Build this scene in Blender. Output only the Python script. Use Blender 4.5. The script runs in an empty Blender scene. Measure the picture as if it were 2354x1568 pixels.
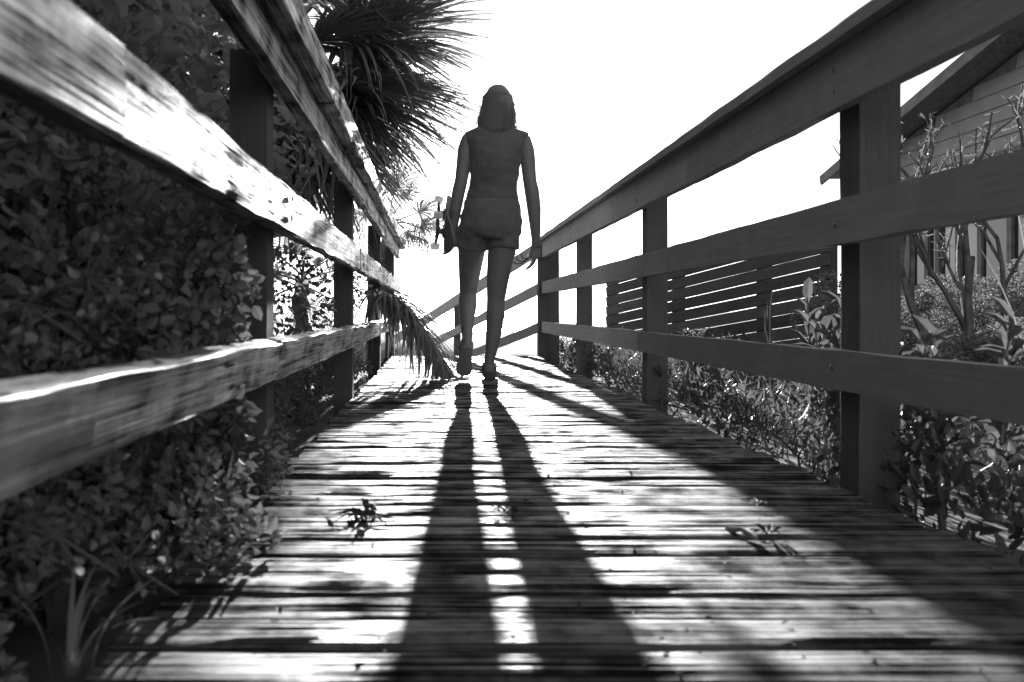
import bpy, bmesh, math, random
import numpy as np
from mathutils import Vector, Matrix, Quaternion, noise

R = random.Random(7)
rad = math.radians
scene = bpy.context.scene
COL = scene.collection

# ------------------------------------------------------------------ camera
CAM_H, F_PX = 0.42, 1910.0           # eye height; focal length in pixels of a 2353 px wide frame
cd = bpy.data.cameras.new('camera')
cam = bpy.data.objects.new('camera', cd)
COL.objects.link(cam)
cam.location = (0, 0, CAM_H)
cam.rotation_euler = (rad(90), 0, 0)
cd.sensor_width = 36
cd.lens = F_PX / 2353 * 36
cd.shift_x = 0.0750
cd.shift_y = -0.0285
cd.clip_start = 0.02
cd.clip_end = 30000
cd.dof.use_dof = True
cd.dof.focus_distance = 5.0
cd.dof.aperture_fstop = 4.3
cd.dof.aperture_blades = 7
scene.camera = cam

# ------------------------------------------------------------------ light
SUN_X, SUN_Z = 0.050, 0.188            # towards the sun, per metre along the walk
el = math.atan2(SUN_Z, math.hypot(1, SUN_X))
az = math.atan2(SUN_X, 1)
world = bpy.data.worlds.new('World')
scene.world = world
world.use_nodes = True
wn, wl = world.node_tree.nodes, world.node_tree.links
wn.clear()
sky = wn.new('ShaderNodeTexSky')
sky.sky_type = 'NISHITA'
sky.sun_disc = False
sky.sun_elevation = el
sky.sun_rotation = az
sky.altitude = 0
sky.air_density = 1.6
sky.dust_density = 0.35
sky.ozone_density = 1.0
bw = wn.new('ShaderNodeRGBToBW')
bg = wn.new('ShaderNodeBackground')
bg.inputs['Strength'].default_value = 0.068
wo = wn.new('ShaderNodeOutputWorld')
wl.new(sky.outputs[0], bw.inputs[0])
wl.new(bw.outputs[0], bg.inputs[0])
wl.new(bg.outputs[0], wo.inputs[0])

sd = bpy.data.lights.new('sun', 'SUN')
sd.energy = 5.0
sd.angle = rad(0.55)
sd.color = (1, 1, 1)
sun = bpy.data.objects.new('sun', sd)
COL.objects.link(sun)
sun.rotation_euler = Vector((-SUN_X, -1, -SUN_Z)).to_track_quat('-Z', 'Y').to_euler()

scene.view_settings.view_transform = 'Standard'
scene.view_settings.look = 'None'
scene.view_settings.gamma = 1
scene.view_settings.use_curve_mapping = False
scene.view_settings.exposure = 2.1
scene.cycles.max_bounces = 6
scene.cycles.transparent_max_bounces = 8
scene.cycles.use_denoising = True
scene.cycles.caustics_reflective = False
scene.cycles.caustics_refractive = False


def at(px, py, y):
    """the point at depth y that shows at pixel (px, py) of a 2353 x 1568 frame"""
    return Vector(((px - 1000) / F_PX * y, y, CAM_H + (717 - py) / F_PX * y))


# ------------------------------------------------------------------ materials
def new_mat(name):
    m = bpy.data.materials.new(name)
    m.use_nodes = True
    nt = m.node_tree
    b = nt.nodes['Principled BSDF']
    return m, nt.nodes, nt.links, b


def ramp(n, stops):
    r = n.new('ShaderNodeValToRGB')
    e = r.color_ramp.elements
    while len(e) > 1:
        e.remove(e[0])
    e[0].position, v = stops[0]
    e[0].color = (v, v, v, 1)
    for p, v in stops[1:]:
        k = e.new(p)
        k.color = (v, v, v, 1)
    return r


def wood(name, dark, light, axis=0, rough=(0.42, 0.62), bump=0.5, spec=0.5, fine=1.0, deep=0.004, along=2.4, span=(0.41, 0.57), worn_sheen=False):
    """weathered grey timber, grain along the object's given axis, every board with its own cut of the grain"""
    m, n, l, b = new_mat(name)
    tc = n.new('ShaderNodeTexCoord')
    oi = n.new('ShaderNodeObjectInfo')
    mul = n.new('ShaderNodeVectorMath'); mul.operation = 'MULTIPLY_ADD'
    cmb = n.new('ShaderNodeCombineXYZ')
    k = n.new('ShaderNodeMath'); k.operation = 'MULTIPLY'; k.inputs[1].default_value = 57.0
    l.new(oi.outputs['Random'], k.inputs[0])
    for i in range(3):
        l.new(k.outputs[0], cmb.inputs[i])
    sc = [75, 75, 75]; sc[axis] = along
    mul.inputs[1].default_value = sc
    l.new(tc.outputs['Object'], mul.inputs[0]); l.new(cmb.outputs[0], mul.inputs[2])
    g = n.new('ShaderNodeTexNoise'); g.inputs['Scale'].default_value = fine; g.inputs['Detail'].default_value = 6
    g.inputs['Roughness'].default_value = 0.65; g.inputs['Distortion'].default_value = 0.6
    l.new(mul.outputs[0], g.inputs['Vector'])
    f2 = n.new('ShaderNodeVectorMath'); f2.operation = 'MULTIPLY'
    sc2 = [3.4, 3.4, 3.4]; sc2[axis] = 1.3
    f2.inputs[1].default_value = sc2
    l.new(mul.outputs[0], f2.inputs[0])
    g2 = n.new('ShaderNodeTexNoise'); g2.inputs['Scale'].default_value = 1.0; g2.inputs['Detail'].default_value = 3
    l.new(f2.outputs[0], g2.inputs['Vector'])
    gm = n.new('ShaderNodeMath'); gm.operation = 'MULTIPLY_ADD'; gm.inputs[1].default_value = 0.5
    gh = n.new('ShaderNodeMath'); gh.operation = 'MULTIPLY'; gh.inputs[1].default_value = 0.5
    l.new(g.outputs[0], gh.inputs[0]); l.new(g2.outputs[0], gm.inputs[0]); l.new(gh.outputs[0], gm.inputs[2])
    # broad stains and worn patches
    add = n.new('ShaderNodeVectorMath'); add.operation = 'ADD'
    l.new(tc.outputs['Object'], add.inputs[0]); l.new(cmb.outputs[0], add.inputs[1])
    s = n.new('ShaderNodeTexNoise'); s.inputs['Scale'].default_value = 9; s.inputs['Detail'].default_value = 5
    s.inputs['Roughness'].default_value = 0.6
    l.new(add.outputs[0], s.inputs['Vector'])
    mix = n.new('ShaderNodeMath'); mix.operation = 'MULTIPLY_ADD'; mix.inputs[1].default_value = 0.68
    sm = n.new('ShaderNodeMath'); sm.operation = 'MULTIPLY'; sm.inputs[1].default_value = 0.32
    l.new(s.outputs[0], sm.inputs[0]); l.new(gm.outputs[0], mix.inputs[0]); l.new(sm.outputs[0], mix.inputs[2])
    cr = ramp(n, [(span[0], dark), (sum(span) / 2, dark + (light - dark) * 0.35), (span[1], light)])
    l.new(mix.outputs[0], cr.inputs[0])
    # whole boards differ in tone
    tone = n.new('ShaderNodeMapRange'); tone.inputs[3].default_value = 0.72; tone.inputs[4].default_value = 1.2
    l.new(oi.outputs['Random'], tone.inputs[0])
    tm = n.new('ShaderNodeMixRGB'); tm.blend_type = 'MULTIPLY'; tm.inputs[0].default_value = 1
    l.new(cr.outputs[0], tm.inputs[1]); l.new(tone.outputs[0], tm.inputs[2])
    l.new(tm.outputs[0], b.inputs['Base Color'])
    rr = n.new('ShaderNodeMapRange'); rr.inputs[1].default_value = span[0]; rr.inputs[2].default_value = span[1]
    rr.inputs[3].default_value = rough[1]; rr.inputs[4].default_value = rough[0]
    l.new(mix.outputs[0], rr.inputs[0]); l.new(rr.outputs[0], b.inputs['Roughness'])
    b.inputs['Specular IOR Level'].default_value = spec
    if worn_sheen:                      # the sheen sits on the worn ridges; dirt in the open grain is dull
        sr = n.new('ShaderNodeMapRange'); sr.inputs[1].default_value = span[0] + 0.02; sr.inputs[2].default_value = span[1]
        sr.inputs[3].default_value = 0.0; sr.inputs[4].default_value = spec
        l.new(mix.outputs[0], sr.inputs[0]); l.new(sr.outputs[0], b.inputs['Specular IOR Level'])
    bp = n.new('ShaderNodeBump'); bp.inputs['Strength'].default_value = bump; bp.inputs['Distance'].default_value = deep
    l.new(mix.outputs[0], bp.inputs['Height']); l.new(bp.outputs[0], b.inputs['Normal'])
    return m


def leaf_mat(name, base, trans, rough=0.4, spec=0.5, vary=0.5):
    m, n, l, b = new_mat(name)
    g = n.new('ShaderNodeNewGeometry')
    mr = n.new('ShaderNodeMapRange'); mr.inputs[3].default_value = base * (1 - vary); mr.inputs[4].default_value = base * (1 + vary)
    l.new(g.outputs['Random Per Island'], mr.inputs[0])
    l.new(mr.outputs[0], b.inputs['Base Color'])
    b.inputs['Roughness'].default_value = rough
    b.inputs['Specular IOR Level'].default_value = spec
    t = n.new('ShaderNodeBsdfTranslucent'); t.inputs[0].default_value = (trans, trans, trans, 1)
    a = n.new('ShaderNodeAddShader')
    out = n['Material Output']
    l.new(b.outputs[0], a.inputs[0]); l.new(t.outputs[0], a.inputs[1]); l.new(a.outputs[0], out.inputs[0])
    return m


def plain(name, base, rough=0.7, spec=0.4, scale=30, vary=0.25, bump=0.0):
    m, n, l, b = new_mat(name)
    tc = n.new('ShaderNodeTexCoord')
    no = n.new('ShaderNodeTexNoise'); no.inputs['Scale'].default_value = scale; no.inputs['Detail'].default_value = 5
    l.new(tc.outputs['Object'], no.inputs['Vector'])
    mr = n.new('ShaderNodeMapRange'); mr.inputs[1].default_value = 0.3; mr.inputs[2].default_value = 0.7
    mr.inputs[3].default_value = base * (1 - vary); mr.inputs[4].default_value = base * (1 + vary)
    l.new(no.outputs[0], mr.inputs[0]); l.new(mr.outputs[0], b.inputs['Base Color'])
    b.inputs['Roughness'].default_value = rough
    b.inputs['Specular IOR Level'].default_value = spec
    if bump:
        bp = n.new('ShaderNodeBump'); bp.inputs['Strength'].default_value = bump; bp.inputs['Distance'].default_value = 0.01
        l.new(no.outputs[0], bp.inputs['Height']); l.new(bp.outputs[0], b.inputs['Normal'])
    return m


M = {}
M['deck'] = wood('weathered_deck_timber', 0.014, 0.15, 0, (0.46, 0.95), 1.0, 0.34, 1.0, 0.016, 0.9, (0.445, 0.56), True)
M['rail'] = wood('weathered_rail_timber', 0.05, 0.18, 1, (0.38, 0.70), 0.9, 0.6, 1.0, 0.004, 2.4, (0.41, 0.57), True)
M['post'] = wood('weathered_post_timber', 0.10, 0.13, 2, (0.85, 0.95), 0.4, 0.1)
M['shaded_rail'] = wood('shaded_rail_timber', 0.36, 0.44, 1, (0.85, 0.95), 0.4, 0.1)  # rail timber copy for the shaded side, paler and duller to set its shade tone
M['slat'] = wood('dark_fence_timber', 0.09, 0.12, 0, (0.8, 0.95), 0.3, 0.1)
M['leaf'] = leaf_mat('glossy_shrub_leaf', 0.17, 0.05, 0.65, 0.12, 0.2)
M['leaf_dark'] = leaf_mat('dense_shrub_leaf', 0.22, 0.14, 0.8, 0.1, 0.1)
M['palm'] = leaf_mat('palm_leaf', 0.15, 0.04, 0.5, 0.35, 0.3)
M['dry'] = leaf_mat('dry_palm_leaf', 0.12, 0.03, 0.6, 0.4)
M['sprig'] = leaf_mat('thin_bright_leaf', 0.12, 0.30, 0.35, 0.5, 0.3)
M['herb'] = leaf_mat('ground_herb_leaf', 0.075, 0.04, 0.45, 0.4, 0.5)
M['grass'] = leaf_mat('pale_grass_blade', 0.16, 0.08, 0.45, 0.5, 0.4)
M['bark'] = plain('rough_bark', 0.12, 0.85, 0.2, 18, 0.5, 0.8)
M['ground'] = plain('sandy_litter_ground', 0.13, 0.95, 0.1, 3, 0.5, 0.4)
M['siding'] = plain('painted_siding', 0.26, 0.7, 0.3, 4, 0.12)
M['trim'] = plain('dark_house_trim', 0.12, 0.7, 0.3, 6, 0.3)
M['roof'] = plain('dark_roof_felt', 0.15, 0.9, 0.2, 25, 0.4)
M['skin'] = plain('skin', 0.19, 0.5, 0.4, 12, 0.1)
M['hair'] = plain('long_hair', 0.16, 0.45, 0.5, 60, 0.15)
M['shirt'] = plain('dark_cotton_shirt', 0.13, 0.85, 0.2, 9, 0.12, 0.6)
M['shorts'] = plain('dark_denim_shorts', 0.15, 0.85, 0.2, 12, 0.15, 0.6)
M['shoe'] = plain('dark_canvas_shoe', 0.2, 0.8, 0.2, 120, 0.2)
M['belt'] = plain('pale_waistband', 0.3, 0.7, 0.3, 40, 0.2)
M['sole'] = plain('rubber_sole', 0.2, 0.7, 0.3, 60, 0.2)
M['metal'] = plain('truck_metal', 0.12, 0.4, 0.6, 40, 0.2)
M['wheel'] = leaf_mat('milky_urethane_wheel', 0.45, 0.35, 0.35, 0.5, 0.05)
M['rust'] = plain('rusty_screw', 0.05, 0.9, 0.1)
M['grip'] = plain('black_grip_tape', 0.2, 0.9, 0.2, 200, 0.3)
M['strand'] = leaf_mat('backlit_hair_strand', 0.14, 0.25, 0.45, 0.5, 0.3)
M['cord'] = plain('dark_cord', 0.05, 0.7)
M['litter'] = plain('dead_leaf_litter', 0.06, 0.8, 0.3, 40, 0.4)

for k_, w_ in (('skin', 0.6), ('hair', 1.0), ('shirt', 0.8), ('shorts', 0.8)):
    b_ = M[k_].node_tree.nodes['Principled BSDF']
    b_.inputs['Sheen Weight'].default_value = w_
    b_.inputs['Sheen Roughness'].default_value = 0.3
m, n, l, b = new_mat('window_glass')
b.inputs['Base Color'].default_value = (0.03, 0.03, 0.03, 1)
b.inputs['Roughness'].default_value = 0.03
b.inputs['Specular IOR Level'].default_value = 0.9
M['glass'] = m
m, n, l, b = new_mat('sea_water')
b.inputs['Base Color'].default_value = (0.02, 0.02, 0.02, 1)
b.inputs['Roughness'].default_value = 0.25
no = n.new('ShaderNodeTexNoise'); no.inputs['Scale'].default_value = 0.5
bp = n.new('ShaderNodeBump'); bp.inputs['Strength'].default_value = 0.3
tc = n.new('ShaderNodeTexCoord')
l.new(tc.outputs['Object'], no.inputs['Vector']); l.new(no.outputs[0], bp.inputs['Height']); l.new(bp.outputs[0], b.inputs['Normal'])
M['sea'] = m


# ------------------------------------------------------------------ builders
class MB:
    """collects faces; build() makes ONE mesh object"""
    def __init__(s):
        s.v, s.f = [], []

    def add(s, verts, faces):
        o = len(s.v)
        s.v += [tuple(p) for p in verts]
        s.f += [tuple(o + i for i in f) for f in faces]

    def mesh(s, name, mat, smooth=False):
        me = bpy.data.meshes.new(name)
        me.from_pydata(s.v, [], s.f)
        if smooth:
            me.polygons.foreach_set('use_smooth', [True] * len(me.polygons))
        me.materials.append(mat)
        me.update()
        return me

    def build(s, name, mat, parent=None, smooth=False, loc=None):
        return link(name, s.mesh(name, mat, smooth), parent, loc)

    def box(s, c, size, rot=None):
        hx, hy, hz = (d / 2 for d in size)
        c = Vector(c)
        vs = [Vector((x, y, z)) for x in (-hx, hx) for y in (-hy, hy) for z in (-hz, hz)]
        if rot is not None:
            vs = [rot @ v for v in vs]
        s.add([v + c for v in vs], [(0, 1, 3, 2), (4, 6, 7, 5), (0, 4, 5, 1), (2, 3, 7, 6), (0, 2, 6, 4), (1, 5, 7, 3)])

    def tube(s, pts, radii, n=8, cap=True):
        pts = [Vector(p) for p in pts]
        base = len(s.v)
        up = None
        for i, p in enumerate(pts):
            t = (pts[min(i + 1, len(pts) - 1)] - pts[max(i - 1, 0)]).normalized()
            if up is None:
                up = Vector((1, 0, 0)) if abs(t.x) < 0.8 else Vector((0, 0, 1))
            a = (up - t * up.dot(t)).normalized()
            up = a
            c = t.cross(a)
            r = radii[i]
            ra, rb = r if isinstance(r, tuple) else (r, r)
            for k in range(n):
                th = 2 * math.pi * k / n
                s.v.append(tuple(p + a * (ra * math.cos(th)) + c * (rb * math.sin(th))))
        for i in range(len(pts) - 1):
            for k in range(n):
                k2 = (k + 1) % n
                s.f.append((base + i * n + k, base + i * n + k2, base + (i + 1) * n + k2, base + (i + 1) * n + k))
        if cap:
            s.f.append(tuple(base + k for k in reversed(range(n))))
            e = base + (len(pts) - 1) * n
            s.f.append(tuple(e + k for k in range(n)))


def link(name, data, parent=None, loc=None):
    o = bpy.data.objects.new(name, data)
    COL.objects.link(o)
    if parent is not None:
        o.parent = parent
    if loc is not None:
        o.location = loc
    return o


def tag(o, label=None, cat=None, group=None, kind=None):
    if label: o['label'] = label
    if cat: o['category'] = cat
    if group: o['group'] = group
    if kind: o['kind'] = kind
    return o


def empty(name, loc, label, cat, group=None):
    o = bpy.data.objects.new(name, None)
    o.empty_display_size = 0.1
    COL.objects.link(o)
    o.location = loc
    return tag(o, label, cat, group)


def copy_tree(o, parent=None):
    c = o.copy()
    COL.objects.link(c)
    c.parent = parent
    for ch in list(o.children):
        copy_tree(ch, c)
    return c


def plank(name, length, width, thick, mat, seed, axis=0, crown=0.0, rag=0.003, seg=18, worn=0.006, parent=None, linkit=True):
    """a sawn, worn board centred on the origin: length along `axis`, width along the next horizontal or vertical"""
    rr = random.Random(seed)
    prof = []
    w, t = width / 2, thick / 2
    e = min(worn, t * 0.8)
    for u in (-1, -0.985, -0.93, -0.6, 0, 0.6, 0.93, 0.985, 1):
        z = t + crown * (1 - u * u)
        if abs(u) == 1: z = t - e * 1.3
        elif abs(u) == 0.985: z = t - e * 0.35
        prof.append((u * w, z))
    prof += [(w, -t), (-w, -t)]
    n = len(prof)
    vs, fs = [], []
    off = rr.uniform(0, 99)
    for i in range(seg + 1):
        x = -length / 2 + length * i / seg
        for j, (a, bz) in enumerate(prof):
            na = noise.noise(Vector((x * 5, off, j * 0.3))) * rag
            nz = noise.noise(Vector((x * 4, off + 7, j * 0.9))) * rag * 0.7
            xx = x
            if i in (0, seg):
                xx += noise.noise(Vector((a * 40, off, i))) * rag * 1.5
            vs.append((xx, a + na, bz + nz))
    for i in range(seg):
        for j in range(n):
            j2 = (j + 1) % n
            fs.append((i * n + j, i * n + j2, (i + 1) * n + j2, (i + 1) * n + j))
    fs.append(tuple(range(n - 1, -1, -1)))
    fs.append(tuple(seg * n + j for j in range(n)))
    vs2 = []
    for x, a, z in vs:
        if axis == 0: vs2.append((x, a, z))            # lying across the walk
        elif axis == 1: vs2.append((z, x, a))          # on edge, running along the walk; face towards +x
        elif axis == 2: vs2.append((a, z, x))          # standing
        elif axis == 3: vs2.append((-a, x, z))         # lying flat, running along the walk
    fl = axis in (1,)
    mb = MB(); mb.add(vs2, fs)
    me = mb.mesh(name, mat)
    bm = bmesh.new(); bm.from_mesh(me)
    bmesh.ops.recalc_face_normals(bm, faces=bm.faces)
    bm.to_mesh(me); bm.free()
    return me


# ------------------------------------------------------------------ ground and sea
def ground_z(x, y):
    # dune crest along the walk, falling away seaward beyond the bend; the house yard stays up
    s = (x - 1.95) * 0.911 + (y - 9) * 0.412            # to the right of the slat fence line is positive
    yard = 1 / (1 + math.exp(-max(-30, min(30, s * 2.2))))
    d = max(0, y - 7.9)
    fall = -min(5.5, 0.24 * d)
    fall2 = -min(5.5, 0.2 * max(0, y - 24))
    z = -0.13 + fall * (1 - yard) + fall2 * yard
    if abs(x) < 80 and -30 < y < 60:
        z += 0.03 * noise.noise(Vector((x * 1.3, y * 1.3, 0))) + 0.012 * noise.noise(Vector((x * 6, y * 6, 3)))
    return z


def axis_steps(lo, hi, fine_lo, fine_hi, step):
    a = list(np.arange(fine_lo, fine_hi + 1e-6, step))
    s, p = step, fine_hi
    while p < hi:
        s *= 1.35; p += s; a.append(min(p, hi))
    s, p = step, fine_lo
    while p > lo:
        s *= 1.35; p -= s; a.insert(0, max(p, lo))
    return a


xs = axis_steps(-9000, 9000, -5, 9, 0.25)
ys = axis_steps(-9000, 9000, -3, 16, 0.25)
mb = MB()
mb.v = [(x, y, ground_z(x, y)) for y in ys for x in xs]
nx = len(xs)
mb.f = [(j * nx + i, j * nx + i + 1, (j + 1) * nx + i + 1, (j + 1) * nx + i) for j in range(len(ys) - 1) for i in range(nx - 1)]
tag(mb.build('ground', M['ground'], None, True), kind='structure')
mb = MB()
mb.add([(-12000, 34, -4.2), (12000, 34, -4.2), (12000, 14000, -4.2), (-12000, 14000, -4.2)], [(0, 1, 2, 3)])
tag(mb.build('sea', M['sea']), kind='structure')

# ------------------------------------------------------------------ boardwalk
XL, XR, Y_END = -0.40, 0.968, 7.95
walk = empty('boardwalk', (0, 0, 0), None, None)
tag(walk, kind='structure')
PITCH = 0.0972
variants = [plank('deck_board', XR - XL, 0.0915, 0.034, M['deck'], 100 + k, 0, 0.0045, 0.005, 26, 0.007) for k in range(8)]
yb = Y_END - 0.07
k = 0
while yb > -1.6:
    o = link('deck_board', variants[R.randrange(8)], walk)
    o.location = ((XL + XR) / 2 + R.uniform(-0.012, 0.012), yb, -0.020 + R.uniform(-0.0035, 0.0035))
    o.rotation_euler = (R.uniform(-0.022, 0.022), R.uniform(-0.002, 0.002), R.uniform(-0.004, 0.004) + (math.pi if R.random() < 0.5 else 0))
    yb -= PITCH + R.uniform(-0.002, 0.002)
JOISTS = (XL + 0.06, (XL + XR) / 2, XR - 0.06)
for x in JOISTS:
    me = plank('joist', 9.4, 0.14, 0.04, M['post'], 5, 1, 0, 0.002, 10)
    o = link('joist', me, walk, (x, 3.1, -0.112))
# screw heads, two to a board over every joist
scr = MB()
for b_ in [c for c in walk.children if c.name.startswith('deck_board')]:
    for x in JOISTS:
        for dy in (-0.026, 0.026):
            if R.random() < 0.12: continue
            cx, cy = x + R.uniform(-.008, .008), b_.location.y + dy + R.uniform(-.004, .004)
            cz = b_.location.z + 0.0205
            ring = [(cx + .0045 * math.cos(a_ * 1.0472), cy + .0045 * math.sin(a_ * 1.0472), cz) for a_ in range(6)]
            scr.add(ring + [(cx, cy, cz + .0016)], [(i, (i + 1) % 6, 6) for i in range(6)])
so_ = scr.build('screw_heads', M['rust'], walk); so_['kind'] = 'stuff'


def railing(name, label):
    return empty(name, (0, 0, 0), label, 'railing')


def rail_run(parent, name, x, z, w, t, pieces, mat, seed, crown=0.0, rag=0.004, axis=1, roll=0.0):
    for i, (a, c) in enumerate(pieces):
        me = plank(name, c - a - 0.004, w, t, mat, seed + i, axis, crown, rag, max(10, int((c - a) * 14)), 0.005)
        o = link(name, me, parent)
        o.location = (x + R.uniform(-0.003, 0.003), (a + c) / 2, z + R.uniform(-0.003, 0.003))
        o.rotation_euler = (0, roll, 0)


# left railing
lr = railing('railing', 'weathered sunlit wooden railing on the left, overgrown by shrubs and palm')
rail_run(lr, 'rail_board', -0.38, 0.675, 0.112, 0.038, [(-1.4, 0.966), (0.966, 4.04), (4.04, 8.62)], M['rail'], 20, 0, 0.006)
rail_run(lr, 'rail_board', -0.40, 0.305, 0.100, 0.038, [(-1.4, 2.02), (2.02, 4.6), (4.6, 7.3)], M['rail'], 30, 0, 0.006, 1, 0.2)
rail_run(lr, 'rail_board', -0.385, 1.022, 0.100, 0.038, [(-1.4, 1.30), (1.30, 4.9), (4.9, 8.62)], M['rail'], 40, 0, 0.006)
rail_run(lr, 'cap_board', -0.385, 1.118, 0.090, 0.145, [(-1.4, 2.6), (2.6, 8.72)], M['rail'], 50, 0, 0.006)
for y in (-0.02, 2.10, 4.20, 6.30, 8.45):
    me = plank('post', 1.45, 0.092, 0.092, M['post'], int(y * 10) + 60, 2, 0, 0.003, 12)
    o = link('post', me, lr); o.location = (-0.462, y, 0.345)

# right railing
rr_ = railing('railing', 'dark silhouetted wooden railing along the right of the walk')
RX = 1.05
rail_run(rr_, 'rail_board', RX, 1.020, 0.150, 0.04, [(-1.2, 3.40), (3.40, 8.15)], M['shaded_rail'], 70, 0, 0.004)
rail_run(rr_, 'rail_board', RX, 0.652, 0.112, 0.04, [(-1.2, 4.24), (4.24, 8.15)], M['shaded_rail'], 80, 0, 0.004)
rail_run(rr_, 'rail_board', RX, 0.270, 0.102, 0.04, [(-1.2, 4.24), (4.24, 8.15)], M['shaded_rail'], 90, 0, 0.004)
rail_run(rr_, 'cap_board', RX + 0.030, 1.114, 0.170, 0.036, [(-1.2, 4.48), (4.48, 8.22)], M['shaded_rail'], 95, 0, 0.004, 3)
for y in (0.05, 2.15, 4.25, 6.26):
    me = plank('post', 1.32, 0.104, 0.104, M['post'], int(y * 10) + 160, 2, 0, 0.003, 12)
    o = link('post', me, rr_); o.location = (RX + 0.0725, y, 0.42)
for dx, dy in ((-0.03, 8.10), (0.08, 8.16)):
    me = plank('post', 1.55, 0.1, 0.12, M['post'], 300, 2, 0, 0.003, 12)
    o = link('post', me, rr_); o.location = (RX + 0.03 + dx, dy, 0.30)


def bolts(parent, x, posts, heights, face):
    mb_ = MB()
    mb_.tube([(-0.002 * face, 0, 0), (0.001 * face, 0, 0), (0.003 * face, 0, 0)], [.009, .008, .003], 10)
    me_ = mb_.mesh('bolt', M['metal'])
    for y in posts:
        for z in heights:
            link('bolt', me_, parent, (x, y + R.uniform(-.01, .01), z + R.uniform(-.01, .01)))


bolts(lr, -0.3605, (2.10, 4.20, 6.30), (0.700, 0.652), 1)
bolts(lr, -0.3655, (2.10, 4.20, 6.30), (1.022,), 1)
bolts(rr_, RX - 0.0205, (2.15, 4.27, 6.30), (0.99, 1.05, 0.652, 0.27), -1)

# ramp beyond the bend, with its own railings
RD = Vector((-0.28, 1, -0.18))
rl = RD.length
RDn = RD.normalized()
yaw = math.atan2(0.28, 1)
pit = -math.asin(0.18 / rl)
rot = Matrix.Rotation(yaw, 3, 'Z') @ Matrix.Rotation(pit, 3, 'X')
ramp_o = MB()
for k in range(60):
    c = Vector(((XL + XR) / 2, Y_END, -0.02)) + RDn * (0.10 + 0.145 * k)
    ramp_o.box(c + Vector((-0.02, 0, 0)), (1.5, 0.138, 0.034), rot)
tag(ramp_o.build('ramp', M['deck']), kind='structure')
fr = railing('railing', 'distant railing of the ramp that turns left and drops beyond the walk')
P0 = Vector((RX - 0.02, 8.18, 0))
for z, w in ((1.05, 0.13), (0.652, 0.10), (0.270, 0.09)):
    me = plank('rail_board', 8.4, w, 0.04, M['shaded_rail'], int(z * 100), 1, 0, 0.004, 40)
    o = link('rail_board', me, fr)
    c = P0 + Vector((0, 0, z)) + RDn * 4.2
    o.location = c
    o.rotation_euler = rot.to_euler()
me = plank('post', 1.5, 0.09, 0.11, M['post'], 321, 2, 0, 0.003, 8)
for t in (2.85, 5.4, 7.9):
    o = link('post', me, fr); o.location = P0 + RD * t + Vector((0.06, 0, 0.32))

# ------------------------------------------------------------------ slat fence
sf = empty('slat_fence', (1.857, 9, 0), 'dark horizontal slat fence with thin light gaps beyond the right railing', 'fence')
FU = Vector((0.48, -1.06, 0.164))
flen = FU.length * 2.45
ang = math.atan2(FU.y, FU.x)
fpit = -math.asin(FU.z / FU.length)
frot = (Matrix.Rotation(ang, 3, 'Z') @ Matrix.Rotation(fpit, 3, 'Y')).to_euler()
for k in range(12):
    me = plank('slat', flen, 0.098, 0.02, M['slat'], 400 + k, 0, 0, 0.0015, 14, 0.002)
    # stand the slat on edge
    me.transform(Matrix.Rotation(rad(90), 4, 'X'))
    o = link('slat', me, sf)
    o.location = FU * 1.225 + Vector((0, 0, 0.745 - 0.106 * k + R.uniform(-0.0015, 0.0015)))
    o.rotation_euler = frot
for t in (0.04, 0.94, 1.86, 2.42):
    me = plank('post', 1.5, 0.09, 0.09, M['slat'], 430, 2, 0, 0.002, 8)
    o = link('post', me, sf); o.location = FU * t + Vector((0.045, 0.03, 0.06))
    o.rotation_euler = (0, 0, ang)

# ------------------------------------------------------------------ house
HX, RXE = 7.0, 6.5
house = empty('house', (HX, 5, -0.1), 'dark house with pale lap siding, low gable roof and a strip of windows', 'house')
HO = Vector((HX, 5, -0.1))


def hpart(mb, name, mat, parent=None, smooth=False):
    o = mb.build(name, mat, parent or house, smooth)
    o.location = -HO if parent is None else (0, 0, 0)
    return o


RS = 0.232                                  # roof pitch
def rake_z(y):
    return 2.71 + RS * (14.03 - y) if y > 5.2 else 2.71 + RS * (14.03 - 5.2) - RS * (5.2 - y)


mb = MB()
ye, yk, y0 = 13.45, 5.2, -3.0
mb.add([(HX, y0, -1.0), (HX, ye, -1.0), (HX, ye, rake_z(ye) - 0.12), (HX, yk, rake_z(yk) - 0.12), (HX, y0, rake_z(y0) - 0.12),
        (HX + 7, y0, -1.0), (HX + 7, ye, -1.0), (HX + 7, ye, rake_z(ye) - 0.12), (HX + 7, yk, rake_z(yk) - 0.12), (HX + 7, y0, rake_z(y0) - 0.12)],
       [(0, 1, 2, 3, 4), (9, 8, 7, 6, 5), (0, 5, 6, 1), (1, 6, 7, 2), (0, 4, 9, 5)])
hpart(mb, 'wall', M['trim'])
z = 2.40
while z < 4.6:
    # each clapboard stops under the rake
    yb = min(ye - 0.02, 14.03 - (z + 0.19 + 0.12 - 2.71) / RS)
    if yb < yk + 0.3:
        break
    mb = MB()
    a, c = HX - 0.004, HX - 0.028
    mb.add([(a, 4.0, z + 0.185), (a, yb, z + 0.185), (c, yb, z), (c, 4.0, z), (a, 4.0, z), (a, yb, z)],
           [(0, 1, 2, 3), (3, 2, 5, 4), (1, 5, 2), (0, 3, 4)])
    hpart(mb, 'clapboard', M['siding'])
    z += 0.188
mb = MB(); mb.box((HX - 0.03, 8.5, 2.372), (0.055, 9.8, 0.06)); hpart(mb, 'belt_board', M['trim'])
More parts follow.
